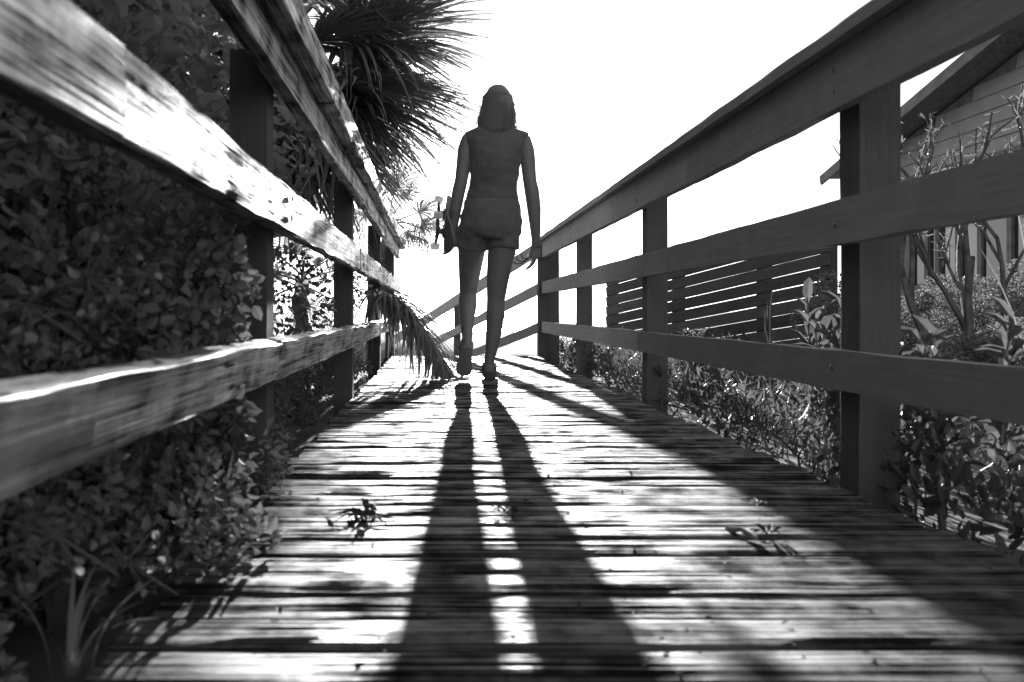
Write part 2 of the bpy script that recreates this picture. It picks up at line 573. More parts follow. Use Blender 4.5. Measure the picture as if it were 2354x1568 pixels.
for s in (1, -1):
    mb = MB()
    yA, yB = (yk, 14.03) if s == 1 else (-4.0, yk)
    zA, zB = rake_z(yA), rake_z(yB)
    t = 0.05
    mb.add([(RXE, yA, zA), (RXE, yB, zB), (HX + 7.5, yB, zB), (HX + 7.5, yA, zA),
            (RXE, yA, zA - t), (RXE, yB, zB - t), (HX + 7.5, yB, zB - t), (HX + 7.5, yA, zA - t)],
           [(0, 3, 2, 1), (4, 5, 6, 7), (0, 1, 5, 4), (1, 2, 6, 5), (2, 3, 7, 6), (3, 0, 4, 7)])
    ro = hpart(mb, 'roof', M['roof'])
    mb = MB()
    t2 = 0.155
    mb.add([(RXE - 0.02, yA, zA - 0.004), (RXE - 0.02, yB, zB - 0.004), (RXE - 0.02, yB - 0.04, zB - t2), (RXE - 0.02, yA, zA - t2),
            (RXE + 0.02, yA, zA - 0.052), (RXE + 0.02, yB, zB - 0.052), (RXE + 0.02, yB - 0.04, zB - t2), (RXE + 0.02, yA, zA - t2)],
           [(0, 1, 2, 3), (4, 7, 6, 5), (2, 6, 7, 3), (1, 5, 6, 2), (0, 4, 5, 1)])
    hpart(mb, 'fascia', M['trim'], ro)
# strip of windows: frame, mullions and panes
edges = [12.15, 11.75, 11.5, 11.05, 10.6, 10.05, 9.55, 9.0]
for i in range(len(edges) - 1):
    a, c = edges[i], edges[i + 1]
    mb = MB()
    for yy in (a, c):
        mb.box((HX - 0.03, yy + (-0.022 if yy == a else 0.022), 1.55), (0.07, 0.040, 1.56))
    mb.box((HX - 0.03, (a + c) / 2, 2.305), (0.068, a - c - 0.002, 0.05))
    mb.box((HX - 0.03, (a + c) / 2, 0.775), (0.068, a - c - 0.002, 0.05))
    w = hpart(mb, 'window', M['trim'])
    mb = MB(); mb.box((HX - 0.012 - 0.002 * i, (a + c) / 2, 1.55), (0.006, a - c - 0.07, 1.46), Matrix.Rotation(R.uniform(-0.05, 0.05), 3, 'Z'))
    hpart(mb, 'pane', M['glass'], w)


# ------------------------------------------------------------------ foliage
def leaf(mb, p, d, nrm, L, W, fold=0.25, droop=0.15):
    """one leaf: an oval blade folded along its midrib"""
    d = d.normalized()
    s = d.cross(nrm)
    if s.length < 1e-4:
        s = d.orthogonal()
    s.normalize()
    u = s.cross(d)
    m1 = p + d * (L * 0.30) + u * (L * 0.03)
    m2 = p + d * (L * 0.70) - u * (L * droop * 0.35)
    tip = p + d * L - u * (L * droop)
    up = u * (W * fold)
    a, b = s * (W * 0.46), s * (W * 0.40)
    mb.add([p, m1 + a + up, m1, m1 - a + up, m2 + b + up * 0.8, m2, m2 - b + up * 0.8, tip],
           [(0, 1, 2), (0, 2, 3), (1, 4, 5, 2), (2, 5, 6, 3), (4, 7, 5), (5, 7, 6)])


def rvec(rr):
    while True:
        v = Vector((rr.uniform(-1, 1), rr.uniform(-1, 1), rr.uniform(-1, 1)))
        if 0.05 < v.length < 1:
            return v


def shrub_mesh(seed, rx, ry, h, nleaf, L, W, mat, clumps=26, z0=0.0):
    rr = random.Random(seed)
    cl = []
    for k in range(clumps):
        v = rvec(rr)
        c = Vector((v.x * rx, v.y * ry, z0 + (h - z0) * (0.5 + 0.5 * v.z)))
        cl.append((c, rr.uniform(0.10, 0.26) * (rx + ry + h) / 2.2))
    mb = MB()
    for i in range(nleaf):
        c, r = cl[rr.randrange(clumps)]
        v = rvec(rr)
        v = v.normalized() * (v.length ** 0.45)
        p = c + v * r
        if p.z < 0.01: p.z = rr.uniform(0, 0.2)
        d = (v.normalized() * 0.8 + rvec(rr) * 0.9 + Vector((0, 0, -0.1))).normalized()
        k = rr.uniform(0.6, 1.25)
        leaf(mb, p, d, rvec(rr), L * k, W * k)
    stems = MB()
    for k in range(clumps):
        c, r = cl[k]
        if k % 2 == 0:
            mid = Vector((c.x * 0.45 + rr.uniform(-.05, .05), c.y * 0.45, c.z * 0.5))
            stems.tube([(c.x * 0.1, c.y * 0.1, -0.12), mid, c], [0.018, 0.013, 0.005], 5)
    return mb.mesh('foliage', mat), stems.mesh('stem', M['bark'])


def shrub(meshes, loc, rz, s, label, group=None, name='shrub', cat='shrub'):
    e = empty(name, loc, label, cat, group)
    e.rotation_euler = (0, 0, rz)
    e.scale = s if isinstance(s, tuple) else (s, s, s)
    link('foliage', meshes[0], e); link('stem', meshes[1], e)
    return e


tall = [shrub_mesh(500 + k, 0.75, 0.9, 3.3, 30000, 0.052, 0.032, M['leaf_dark'], 60) for k in range(3)]
mid = [shrub_mesh(520 + k, 0.45, 0.55, 1.15, 13000, 0.030, 0.020, M['leaf'], 24) for k in range(3)]
low = [shrub_mesh(540 + k, 0.26, 0.34, 0.42, 3600, 0.022, 0.013, M['leaf'], 14) for k in range(3)]

# a wall of tall shrubs behind the left railing
spots = [(-1.75, 0.3), (-1.55, 1.5), (-1.6, 2.75), (-1.75, 3.9), (-2.35, 5.0), (-2.9, 6.1), (-3.4, 7.2), (-3.9, 8.5),
         (-3.0, 1.0), (-3.1, 2.6), (-3.3, 4.3), (-3.6, 6.0), (-4.2, 7.8), (-1.9, -1.0)]
words = ['nearest the camera', 'second', 'third', 'fourth', 'fifth', 'sixth', 'seventh', 'farthest']
for i, (x, y) in enumerate(spots):
    back = i >= 8
    lab = ('tall dark leafy shrub in the back row behind the left railing, %s' % ['close to the camera', 'second from the camera', 'third from the camera', 'fourth from the camera', 'farthest away', 'beside the camera'][i - 8] if back else
           'tall dark dense shrub behind the left railing, %s along the row' % words[i])
    shrub(tall[i % 3], (x, y, ground_z(x, y)), R.uniform(0, 6.28), R.uniform(0.95, 1.12) if not back else R.uniform(1.1, 1.25), lab,
          'tall shrubs in the back row' if back else 'tall shrubs behind the left railing')
spots = [(-0.94, 1.6), (-0.96, 2.5), (-1.12, 3.4), (-1.32, 4.3)]
for i, (x, y) in enumerate(spots):
    shrub(mid[i % 3], (x, y, ground_z(x, y)), R.uniform(0, 6.28), R.uniform(0.85, 1.05),
          'knee high glossy leaved shrub against the left railing posts, %s along the row' % words[i], 'low shrubs against the left railing')
spots = [(-0.66, 0.95), (-0.64, 1.45), (-0.68, 2.1), (-0.7, 2.9), (-0.74, 3.6), (-0.76, 4.4), (-0.76, 5.2), (-0.78, 6.0)]
for i, (x, y) in enumerate(spots):
    shrub(low[i % 3], (x, y, ground_z(x, y) + 0.02), R.uniform(0, 6.28), R.uniform(0.8, 1.05),
          'small leafy herb spilling towards the left deck edge, %s along the edge' % words[i], 'herbs at the left deck edge', 'herb')


# thin sunlit sprigs poking out between the rails
for i, (px, py, y, n, lab) in enumerate([
        (820, 668, 5.1, 30, 'leafy sprig with bright round leaves under the far middle rail on the left'),
        (560, 520, 2.25, 9, 'small sunlit sprig just under the middle left rail'),
        (400, 560, 1.70, 13, 'sunlit sprig hanging between the two lower left rails'),
        (200, 640, 1.28, 14, 'blurred sunlit sprig above the lower left rail near the camera'),
        (60, 700, 1.12, 9, 'blurred pale sprig at the left picture edge above the lower rail'),
        (640, 690, 2.9, 12, 'sunlit sprig above the far half of the lower left rail'),
        (290, 1290, 1.22, 12, 'bright leafed sprig beside the near left deck edge'),
        (130, 1230, 1.02, 12, 'blurred sprig in the dark growth at the lower left')]):
    rr = random.Random(900 + i)
    c = at(px, py, y)
    e = empty('leaf_sprig', c, lab, 'sprig', 'sunlit sprigs by the left railing')
    span = 0.11 if i else 0.16
    mb, st = MB(), MB()
    pts = [Vector((-0.28, rr.uniform(-.1, .1), -0.15)), Vector((-0.1, 0, -0.03)), Vector((0, 0, 0)), Vector((span * .7, .0, -0.05))]
    st.tube(pts, [.005, .004, .003, .0015], 5)
    for k in range(n):
        v = rvec(rr)
        p = Vector((v.x * span, v.y * span, v.z * span * 0.7))
        d = Vector((rr.uniform(-1, 1), rr.uniform(-.4, .4), rr.uniform(-1, 1)))
        q = rr.uniform(0.7, 1.2)
        leaf(mb, p, d, Vector((rr.uniform(-.4, .4), 1, rr.uniform(-.4, .4))), (0.017 if i else 0.026) * q, (0.013 if i else 0.019) * q)
        st.tube([p, p * 0.55, pts[2] * 0.5], [.001, .0015, .002], 4)
    mb.build('leaves', M['sprig'], e); st.build('stem', M['bark'], e)

# ------------------------------------------------------------------ palms
def fan_mesh(seed, petiole, blade, nl, spread, wid, droop, mat_name='palm', curl=0.25):
    """a fan palm leaf: petiole along +y from the origin, then a pleated fan of pointed segments that hang at their tips"""
    rr = random.Random(seed)
    mb = MB()
    pts, rad_ = [], []
    for i in range(7):
        t = i / 6
        pts.append(Vector((0, petiole * t, -0.10 * petiole * t * t)))
        rad_.append(0.014 * (1 - 0.45 * t))
    mb.tube(pts, rad_, 5)
    hub = pts[-1]
    for k in range(nl):
        u = (k + 0.5) / nl * 2 - 1
        a = u * spread + rr.uniform(-0.02, 0.02)
        L = blade * (1 - 0.32 * abs(u) ** 1.6) * rr.uniform(0.86, 1.06)
        root = hub + Vector((0, 0.16 * blade * (1 - abs(u)), 0))
        d = Vector((math.sin(a), math.cos(a), 0.18 * (1 - abs(u)) + rr.uniform(-0.04, 0.06)))
        d.normalize()
        s = Vector((math.cos(a), -math.sin(a), 0))
        up = s.cross(d)
        if up.z < 0: up = -up
        n = 6
        dr = droop * rr.uniform(0.6, 1.5)
        w0 = wid * rr.uniform(0.8, 1.1)
        row = []
        side = rr.uniform(-0.06, 0.06)
        for i in range(n + 1):
            t = i / n
            c = root + d * (L * t) + s * (side * L * t * t) - Vector((0, 0, 1)) * (dr * L * max(0, t - 0.25) ** 2) + Vector((0, 0, -curl * L * t * t * abs(u)))
            w = w0 * (0.35 + 1.6 * t if t < 0.4 else (1 - t) * 1.65) * 0.5
            w = max(w, 0.0008)
            row.append((c - s * w + up * w * 0.5, c, c + s * w + up * w * 0.5))
        vs = [p for r3 in row for p in r3]
        fs = []
        for i in range(n):
            b0, b1 = i * 3, (i + 1) * 3
            fs += [(b0, b0 + 1, b1 + 1, b1), (b0 + 1, b0 + 2, b1 + 2, b1 + 1)]
        mb.add(vs, fs)
    return mb.mesh('frond', M[mat_name])


def aim(o, d, roll=0.0):
    """point the object's +y along d with its +z as near up as it goes"""
    d = Vector(d).normalized()
    z = Vector((0, 0, 1))
    x = d.cross(z)
    if x.length < 1e-3: x = Vector((1, 0, 0))
    x.normalize()
    z = x.cross(d)
    m = Matrix((x, d, z)).transposed() @ Matrix.Rotation(roll, 3, 'Y')
    o.rotation_euler = m.to_euler()


fans = [fan_mesh(600 + k, 0.55, 0.72, 46, 2.0, 0.030, 0.28) for k in range(3)] + \
       [fan_mesh(610 + k, 0.45, 0.78, 42, 1.5, 0.027, 0.55) for k in range(2)]
small_fans = [fan_mesh(620 + k, 0.40, 0.60, 34, 1.7, 0.022, 0.9) for k in range(3)]


def palm(base, top, label, dirs, meshes, seed, trunk_r=0.10, scale=1.0):
    rr = random.Random(seed)
    p = empty('palm_tree', base, label, 'palm tree')
    top = Vector(top) - Vector(base)
    mb = MB()
    n = 22
    pts = [top * (i / n) + Vector((0.02 * math.sin(i * 0.7), 0.02 * math.cos(i * 0.9), 0)) for i in range(n + 1)]
    pts[0] = Vector((0, 0, -0.15))
    mb.tube(pts, [trunk_r * (1.0 + (0.13 if i % 2 else -0.03)) for i in range(n + 1)], 10)
    mb.build('trunk', M['bark'], p)
    for d in dirs:
        o = link('frond', meshes[rr.randrange(len(meshes))], p)
        o.location = top + Vector((rr.uniform(-.04, .04), rr.uniform(-.04, .04), rr.uniform(-0.1, 0.05)))
        aim(o, d, rr.uniform(-0.5, 0.5))
        s = scale * rr.uniform(0.9, 1.1)
        o.scale = (s, s, s)
    return p


rr = random.Random(77)
dirs = []
for k in range(34):
    a = k * 2.399 + rr.uniform(-.2, .2)
    e = 0.9 - 1.75 * (k / 34)
    dirs.append((math.cos(a) * math.cos(e), math.sin(a) * math.cos(e), math.sin(e)))
dirs += [(0.9, -0.2, 0.1), (0.9, 0.1, -0.15), (0.85, -0.3, -0.45), (0.8, 0.3, -0.35), (0.6, -0.4, -0.75), (0.55, 0.2, -0.8), (0.95, 0, 0.35), (0.3, -0.5, -0.8), (0.95, -0.1, 0.2), (0.9, 0.2, 0.02), (0.9, -0.25, -0.3), (0.75, 0, -0.6), (0.35, 0.3, -0.9), (-0.4, -0.4, -0.7), (-0.9, -0.2, -0.2), (-0.8, -0.5, 0.2), (0.7, -0.3, -0.55), (0.8, 0.1, -0.5), (0.5, 0.3, -0.7), (0.65, -0.1, -0.7), (0.85, -0.3, -0.1), (0.25, -0.2, -0.95), (0.45, 0, -0.85), (0.9, 0.3, 0.3)]
pt = at(600, 110, 5.6)
palm((pt.x - 0.15, pt.y + 0.1, ground_z(pt.x, pt.y)), pt, 'large fan palm hanging its fronds over the left railing', dirs, fans, 5, 0.11, 1.2)
pt = at(895, 500, 9.0)
dirs2 = [(0.8, -0.2, 0.35), (0.9, 0, 0.0), (0.7, 0.2, -0.4), (0.5, -0.4, 0.7), (0.2, 0.2, 0.9), (-0.5, 0.2, 0.6), (-0.8, 0, 0.2), (0.6, -0.5, -0.6), (0.0, -0.8, 0.3), (0.85, -0.3, -0.25)]
palm((pt.x - 0.25, pt.y, ground_z(pt.x - 0.25, pt.y)), pt, 'small drooping palm beyond the far end of the left railing', dirs2, small_fans, 6, 0.06, 0.75)
pt = at(690, 640, 7.4)
dirs3 = [(math.cos(a) * 0.9, math.sin(a) * 0.5, 0.25 + 0.5 * math.sin(a * 3)) for a in [k * 0.52 for k in range(12)]]
palm((pt.x, pt.y, ground_z(pt.x, pt.y)), pt, 'low palm with spiky fans showing between the left rails', dirs3, small_fans, 8, 0.06, 0.85)

# ------------------------------------------------------------------ fallen frond across the left rail
ff = empty('palm_frond', (-0.47, 6.0, 0.50), 'dry palm frond drooping from the left railing down onto the deck', 'palm frond')
root, tip = Vector((-0.50, 6.05, 0.56)), Vector((0.10, 5.12, 0.012))
O = Vector(ff.location)
pts = []
for i in range(11):
    t = i / 10
    p = root.lerp(tip, t) + Vector((0, 0, 0.17 * math.sin(math.pi * t)))
    pts.append(p - O)
mb = MB(); mb.tube(pts, [0.020 * (1 - 0.75 * i / 10) for i in range(11)], 6)
mb.build('stem', M['dry'], ff)
rr = random.Random(31)
for k in range(240):
    t = 0.05 + 0.93 * (k / 240)
    i = min(9, int(t * 10)); p = pts[i].lerp(pts[i + 1], t * 10 - i)
    d0 = (pts[i + 1] - pts[i]).normalized()
    side = Vector((0.75, 0.65, 0)) if k % 2 else Vector((-0.75, -0.65, 0))
    L = rr.uniform(0.25, 0.55) * (1.1 - 0.5 * t)
    d = (d0 * rr.uniform(0.5, 1.4) + side * rr.uniform(0.1, 0.9) + Vector((0, 0, rr.uniform(-0.5, 0.35)))).normalized()
    mb = MB()
    row = []
    sw = d.cross(Vector((0, 0, 1))).normalized()
    for j in range(6):
        q = j / 5
        c = p + d * (L * q) + Vector((0, 0, -0.55 * L * q * q))
        if c.z + O.z < 0.006: c.z = 0.006 - O.z + rr.uniform(0, 0.004)
        w = max(0.0008, 0.0115 * (0.5 + 1.4 * q if q < 0.35 else (1 - q) * 1.55))
        row += [c - sw * w, c + Vector((0, 0, 0.3 * w)), c + sw * w]
    fs = []
    for j in range(5):
        a, c = j * 3, j * 3 + 3
        fs += [(a, a + 1, c + 1, c), (a + 1, a + 2, c + 2, c + 1)]
    mb.add(row, fs)
    mb.build('leaflet', M['dry'], ff)

# ------------------------------------------------------------------ right-hand planting
rr = random.Random(91)
mb = MB()
k = 0
while k < 21000:
    y = 0.9 + 8.6 * rr.random() ** 0.8
    x = 1.125 + 2.5 * rr.random() ** 1.5
    cl = noise.noise(Vector((x * 2.3, y * 2.3, 5)))
    if cl < -0.12 + 0.25 * rr.random(): continue
    k += 1
    hmax = 0.12 + 0.34 * max(0, cl + 0.1) + 0.04 * rr.random() + (0.05 if y > 3.5 else 0)
    z = ground_z(x, y) + hmax * rr.random() ** 0.7
    d = Vector((rr.uniform(-1, 1), rr.uniform(-1, 1), rr.uniform(0.1, 1.6)))
    k2 = rr.uniform(0.5, 1.5)
    if noise.noise(Vector((x * 1.1, y * 1.1, 40))) > 0.05:
        leaf(mb, Vector((x, y, z)), d, rvec(rr), 0.060 * k2, 0.008 * k2)
    else:
        leaf(mb, Vector((x, y, z)), d, rvec(rr), 0.036 * k2, 0.018 * k2)
tag(mb.build('ground_cover', M['herb']), 'low sunlit herbs covering the ground beyond the right railing', 'ground cover', kind='stuff')


def paddle_plant(seed, h, nl, L, W, spread):
    """upright plant of broad folded leaves on a few stems"""
    rr = random.Random(seed)
    mb, st = MB(), MB()
    for s in range(3):
        top = Vector((rr.uniform(-spread, spread), rr.uniform(-spread, spread), h * rr.uniform(0.75, 1)))
        st.tube([(top.x * 0.2, top.y * 0.2, -0.03), top * 0.55, top], [0.006, 0.005, 0.003], 5)
        for k in range(nl):
            t = 0.25 + 0.75 * k / nl
            p = Vector((top.x * t, top.y * t, top.z * t))
            a = k * 2.4 + rr.uniform(-.3, .3)
            d = Vector((math.cos(a), math.sin(a), rr.uniform(0.5, 1.5)))
            q = rr.uniform(0.7, 1.2)
            leaf(mb, p, d, Vector((0, 0, 1)), L * q, W * q, 0.35, 0.2)
    return mb.mesh('leaves', M['herb']), st.mesh('stem', M['grass'])


pads = [paddle_plant(700 + k, 0.55, 16, 0.10, 0.04, 0.10) for k in range(3)]
for i, (px, y, zt, lab) in enumerate([
        (1875, 2.9, 0.52, 'upright leafy plant just left of the big near post on the right'),
        (1920, 2.7, 0.50, 'slender leafy plant touching the big near post on the right'),
        (2095, 2.15, 0.42, 'broad leaved plant right of the big near post above the low rail'),
        (2180, 2.1, 0.40, 'short broad leaved plant in the middle above the low right rail'),
        (2290, 2.15, 0.50, 'tall leafy plant near the right picture edge above the low rail'),
        (1590, 5.2, 0.40, 'small flowering herb above the low right rail between the far posts'),
        (1770, 3.6, 0.46, 'thin bare forked stem plant above the low right rail')]):
    p = at(px, 717, y)
    gz = ground_z(p.x, y)
    e = empty('leafy_plant', (p.x, y, gz), lab, 'plant', 'plants beyond the right railing')
    e.rotation_euler = (0, 0, i * 1.3)
    sc_ = (zt - gz) / 0.55
    e.scale = (0.8, 0.8, sc_)
    if i == 6:
        mb = MB()
        mb.tube([(0, 0, -0.02), (0.01, 0, 0.42), (0.0, 0.01, 0.5)], [0.008, 0.006, 0.003], 5)
        for (x1, z0_, z1_) in ((0.09, 0.36, 0.52), (-0.07, 0.34, 0.44), (-0.03, 0.42, 0.60), (0.04, 0.45, 0.55)):
            mb.tube([(0.005, 0, z0_), (x1 * 0.6, 0.01, (z0_ + z1_) / 2), (x1, 0, z1_)], [0.006, 0.005, 0.002], 5)
        mb.build('stem', M['grass'], e)
    else:
        link('leaves', pads[i % 3][0], e); link('stem', pads[i % 3][1], e)

# dark hedge in front of the house
for i, (x, y) in enumerate([(3.1, 5.9), (3.8, 6.0), (4.5, 6.2), (5.2, 6.3), (3.4, 4.6)]):
    shrub(mid[i % 3], (x, y, ground_z(x, y)), i * 1.1, (0.85, 0.85, 0.74 if i < 4 else 0.5),
          'dark hedge shrub below the house windows, %s from the fence' % ['first', 'second', 'third', 'fourth', 'nearest one out'][i], 'hedge shrubs')

# thin tree in front of the house
rr = random.Random(44)
tp = at(2235, 717, 5.2)
tr = empty('tree', (tp.x, tp.y, ground_z(tp.x, tp.y)), 'thin many stemmed tree in front of the house siding', 'tree')
mb, lf = MB(), MB()


def branch(p, d, L, r, depth):
    pts = [p]
    for i in range(4):
        d = (d + rvec(rr) * 0.16 + Vector((0, 0, 0.05))).normalized()
        pts.append(pts[-1] + d * (L / 4))
    mb.tube(pts, [r * (1 - 0.12 * i) for i in range(5)], 5)
    if depth == 0:
        for k in range(9):
            leaf(lf, pts[rr.randrange(1, 5)], rvec(rr), rvec(rr), 0.06, 0.012)
        return
    for k in range(3 if depth > 1 else 4):
        t = rr.choice((2, 3, 4))
        nd = (d + rvec(rr) * 0.75 + Vector((0, 0, 0.25))).normalized()
        branch(pts[t], nd, L * 0.62, r * 0.55, depth - 1)


for k in range(3):
    branch(Vector((0.1 * k - 0.1, 0, -0.1)), Vector((0.22 * k - 0.3, rr.uniform(-.1, .1), 1)), 1.0, 0.04, 3)
mb.build('trunk', M['bark'], tr); lf.build('crown', M['leaf'], tr)


# tall pale grass close to the right picture edge
def grass_clump(name, loc, label, n, h, lean, w, seed):
    rr = random.Random(seed)
    e = empty(name, loc, label, 'grass', 'grass tufts')
    for k in range(n):
        a = rr.uniform(0, 6.28); L = h * rr.uniform(0.55, 1.0); ln = lean * rr.uniform(0.3, 1)
        dr = Vector((math.cos(a), math.sin(a), 0)); s = Vector((-math.sin(a), math.cos(a), 0))
        b0 = dr * rr.uniform(0, 0.03)
        vs, fs = [], []
        for i in range(8):
            t = i / 7
            c = b0 + dr * (ln * L * t * t) + Vector((0, 0, L * t * (1 - 0.35 * ln * t * t)))
            ww = w * (1 - t) ** 0.6 * 0.5 + 0.0004
            vs += [c - s * ww, c + s * ww + dr * 0.0]
        for i in range(7):
            fs.append((2 * i, 2 * i + 1, 2 * i + 3, 2 * i + 2))
        m2 = MB(); m2.add(vs, fs)
        m2.build('blade', M['grass'], e)
    return e


grass_clump('grass_tuft', (1.56, 2.1, -0.12), 'tall pale grass blades at the right picture edge', 6, 1.22, 0.3, 0.006, 3)
grass_clump('grass_tuft', (-0.435, 1.62, -0.03), 'bright long grass blades rising at the left deck edge', 6, 0.24, 0.35, 0.010, 12)
grass_clump('grass_tuft', (-0.45, 1.02, -0.03), 'curled grass blades at the near left deck corner', 9, 0.16, 0.9, 0.010, 14)


# ------------------------------------------------------------------ person
def remesh(mb, name, mat, voxel, smooth_it=4, parent=None):
    me = mb.mesh(name + '_raw', mat)
    bm = bmesh.new(); bm.from_mesh(me)
    bmesh.ops.recalc_face_normals(bm, faces=bm.faces)
    bm.to_mesh(me); bm.free()
    o = bpy.data.objects.new(name + '_raw', me)
    COL.objects.link(o)
    r = o.modifiers.new('r', 'REMESH'); r.mode = 'VOXEL'; r.voxel_size = voxel
    s = o.modifiers.new('s', 'SMOOTH'); s.factor = 0.5; s.iterations = smooth_it
    dg = bpy.context.evaluated_depsgraph_get()
    me2 = bpy.data.meshes.new_from_object(o.evaluated_get(dg))
    bpy.data.objects.remove(o); bpy.data.meshes.remove(me)
    me2.name = name
    me2.materials.clear(); me2.materials.append(mat)
    me2.polygons.foreach_set('use_smooth', [True] * len(me2.polygons))
    return link(name, me2, parent)


PY = 4.86


def pp(px, py, y=PY):
    return at(px, py, y)


person = empty('person', (at(1130, 717, PY).x, PY, 0), 'person seen from behind walking away with a skateboard, in shorts and shirt', 'person')
PO = Vector(person.location)
body = MB()
tor = [(1139, 290, .052, .055, 4.90), (1138, 299, .090, .065, 4.90), (1138, 306, .150, .078, 4.89), (1138, 316, .178, .088, 4.89), (1138, 335, .178, .10, 4.88), (1136, 365, .145, .112, 4.87), (1136, 400, .134, .105, 4.87),
       (1133, 435, .130, .095, 4.87), (1131, 465, .150, .105, 4.87), (1129, 500, .168, .118, 4.87), (1127, 530, .168, .12, 4.87), (1124, 548, .135, .105, 4.87)]
body.tube([pp(a, c, y) for a, c, _, _, y in tor], [(r1, r2) for _, _, r1, r2, _ in tor], 20)
LEG_R = [(1156, 535, .090, 4.87), (1153, 577, .083, 4.87), (1143, 645, .066, 4.88), (1139.5, 690, .054, 4.88), (1139, 722, .056, 4.85), (1132.5, 783, .043, 4.83), (1124.5, 828, .030, 4.82), (1123, 860, .033, 4.82)]
LEG_L = [(1092, 535, .090, 4.88), (1084, 570, .084, 4.92), (1080, 617, .070, 5.0), (1075.5, 673, .053, 5.08), (1074, 702, .057, 5.05), (1073.5, 745, .043, 5.0), (1073.5, 783, .029, 4.97), (1072, 800, .031, 4.96)]
for leg in (LEG_R, LEG_L):
    body.tube([pp(a, c, y) for a, c, _, y in leg], [r for _, _, r, _ in leg], 14)
ARM_L = [(1094, 316, .046, 4.88), (1076, 324, .047, 4.88), (1069, 345, .046, 4.875), (1066, 370, .043, 4.87), (1060, 415, .039, 4.86), (1054, 440, .040, 4.86), (1046, 485, .036, 4.87), (1042, 525, .026, 4.89), (1041, 540, .026, 4.90)]
ARM_R = [(1186, 316, .046, 4.88), (1204, 326, .048, 4.88), (1210, 347, .047, 4.875), (1213, 372, .045, 4.87), (1217, 415, .041, 4.86), (1222, 440, .044, 4.86), (1227, 480, .042, 4.87), (1230, 525, .033, 4.88), (1231, 550, .027, 4.89), (1231, 566, .027, 4.9)]
for arm in (ARM_L, ARM_R):
    body.tube([pp(a, c, y) for a, c, _, y in arm], [r for _, _, r, _ in arm], 12)
# neck and head
body.tube([pp(1139, 310, 4.90), pp(1141, 270, 4.915)], [.055, .052], 12)
hc = pp(1142, 246, 4.92)
for i, (dz, rx_, ry_, oy) in enumerate([(0, 0, 0, 0)]):
    pts, rs = [], []
    for k in range(13):
        t = -1 + 2 * k / 12
        pts.append(hc + Vector((0, 0.012 * t, 0.108 * t)))
        c = math.sqrt(max(0.02, 1 - t * t))
        rs.append((0.072 * c * (0.88 if t < -0.3 else 1), 0.092 * c))
    body.tube(pts, rs, 16)
body.tube([hc + Vector((0, .085, .015)), hc + Vector((0, .112, -.018)), hc + Vector((0, .09, -.03))], [.008, .013, .012], 8)     # nose
body.tube([hc + Vector((-.02, .083, -.058)), hc + Vector((0, .088, -.058)), hc + Vector((.02, .083, -.058))], [.008, .011, .008], 8)  # lips
body.tube([hc + Vector((0, .05, -.085)), hc + Vector((0, .082, -.095))], [.035, .018], 8)   # chin
for s in (-1, 1):
    body.tube([hc + Vector((s * .07, .0, .012)), hc + Vector((s * .083, -.006, .012))], [.024, .026], 8)     # ears
# hands: palm, four fingers, thumb
def hand(w, dirv, side, out, curl, s=1.0):
    """w wrist, dirv along the fingers, side across the palm towards the thumb, out the way the fingers curl"""
    dirv, side, out = dirv.normalized(), side.normalized(), out.normalized()
    body.tube([w, w + dirv * .035, w + dirv * .085 * s], [(.026, .016), (.036, .015), (.038, .014)], 10)
    for k, (o_, L) in enumerate(((.027, .070), (.010, .080), (-.008, .074), (-.025, .058))):
        p = w + dirv * .080 * s + side * o_
        pts = [p - dirv * .015, p + dirv * .01]
        d = dirv.copy()
        for j in range(3):
            d = (d * math.cos(curl) + out * math.sin(curl)).normalized()
            pts.append(pts[-1] + d * (L / 3))
        body.tube(pts, [.0095, .0095, .009, .0085, .0065], 7)
    p = w + dirv * .03 + side * .028
    body.tube([p, p + side * .02 + dirv * .02 + out * .008, p + side * .028 + dirv * .045 + out * .02, p + side * .022 + dirv * .064 + out * .03], [.013, .012, .011, .008], 7)


hand(pp(1041, 535, 4.90), Vector((-0.05, 0.1, -1)), Vector((0.1, 1, 0.1)), Vector((-1, 0, 0.1)), 0.62)
hand(pp(1231, 562, 4.90), Vector((-0.10, 0.1, -1)), Vector((-0.2, 1, 0)), Vector((-1, 0.2, 0)), 0.30)
bo = remesh(body, 'body', M['skin'], 0.0065, 3, person)
bo.location = -PO


def shell(name, mat, spec, voxel=0.008, n=22, it=3):
    mb = MB()
    for pts, rs in spec:
        mb.tube(pts, rs, n)
    o = remesh(mb, name, mat, voxel, it, person)
    for v in o.data.vertices:
        p = v.co
        k = noise.noise(Vector((p.x * 16 + p.z * 9, p.y * 16, p.z * 22))) + 0.6 * noise.noise(Vector((p.x * 38, p.y * 38, p.z * 30 - p.x * 20)))
        v.co = p + v.normal * (0.004 + 0.006 * k)
    o.data.update()
    o.location = -PO
    return o


g = .007
shell('shirt', M['shirt'], [
    ([pp(a, c, y) for a, c, _, _, y in tor[1:9]] , [(r1 + g, r2 + g) for _, _, r1, r2, _ in tor[1:9]]),
    ([pp(a, c, y) for a, c, _, y in ARM_L[:2]], [r + .004 for _, _, r, _ in ARM_L[:2]]),
    ([pp(a, c, y) for a, c, _, y in ARM_R[:2]], [r + .004 for _, _, r, _ in ARM_R[:2]])])
shell('shorts', M['shorts'], [
    ([pp(a, c, y) for a, c, _, _, y in [(1131, 462, .152, .108, 4.87)] + tor[9:]], [(r1 + .010, r2 + .012) for r1, r2 in [(.148, .105)] + [(t[2], t[3]) for t in tor[9:]]]),
    ([pp(1156, 492, 4.87), pp(1158, 530, 4.87), pp(1155, 571, 4.87)], [.080, .094, .095]),
    ([pp(1096, 492, 4.87), pp(1090, 530, 4.88), pp(1085, 567, 4.92)], [.080, .094, .095])])
mb = MB()
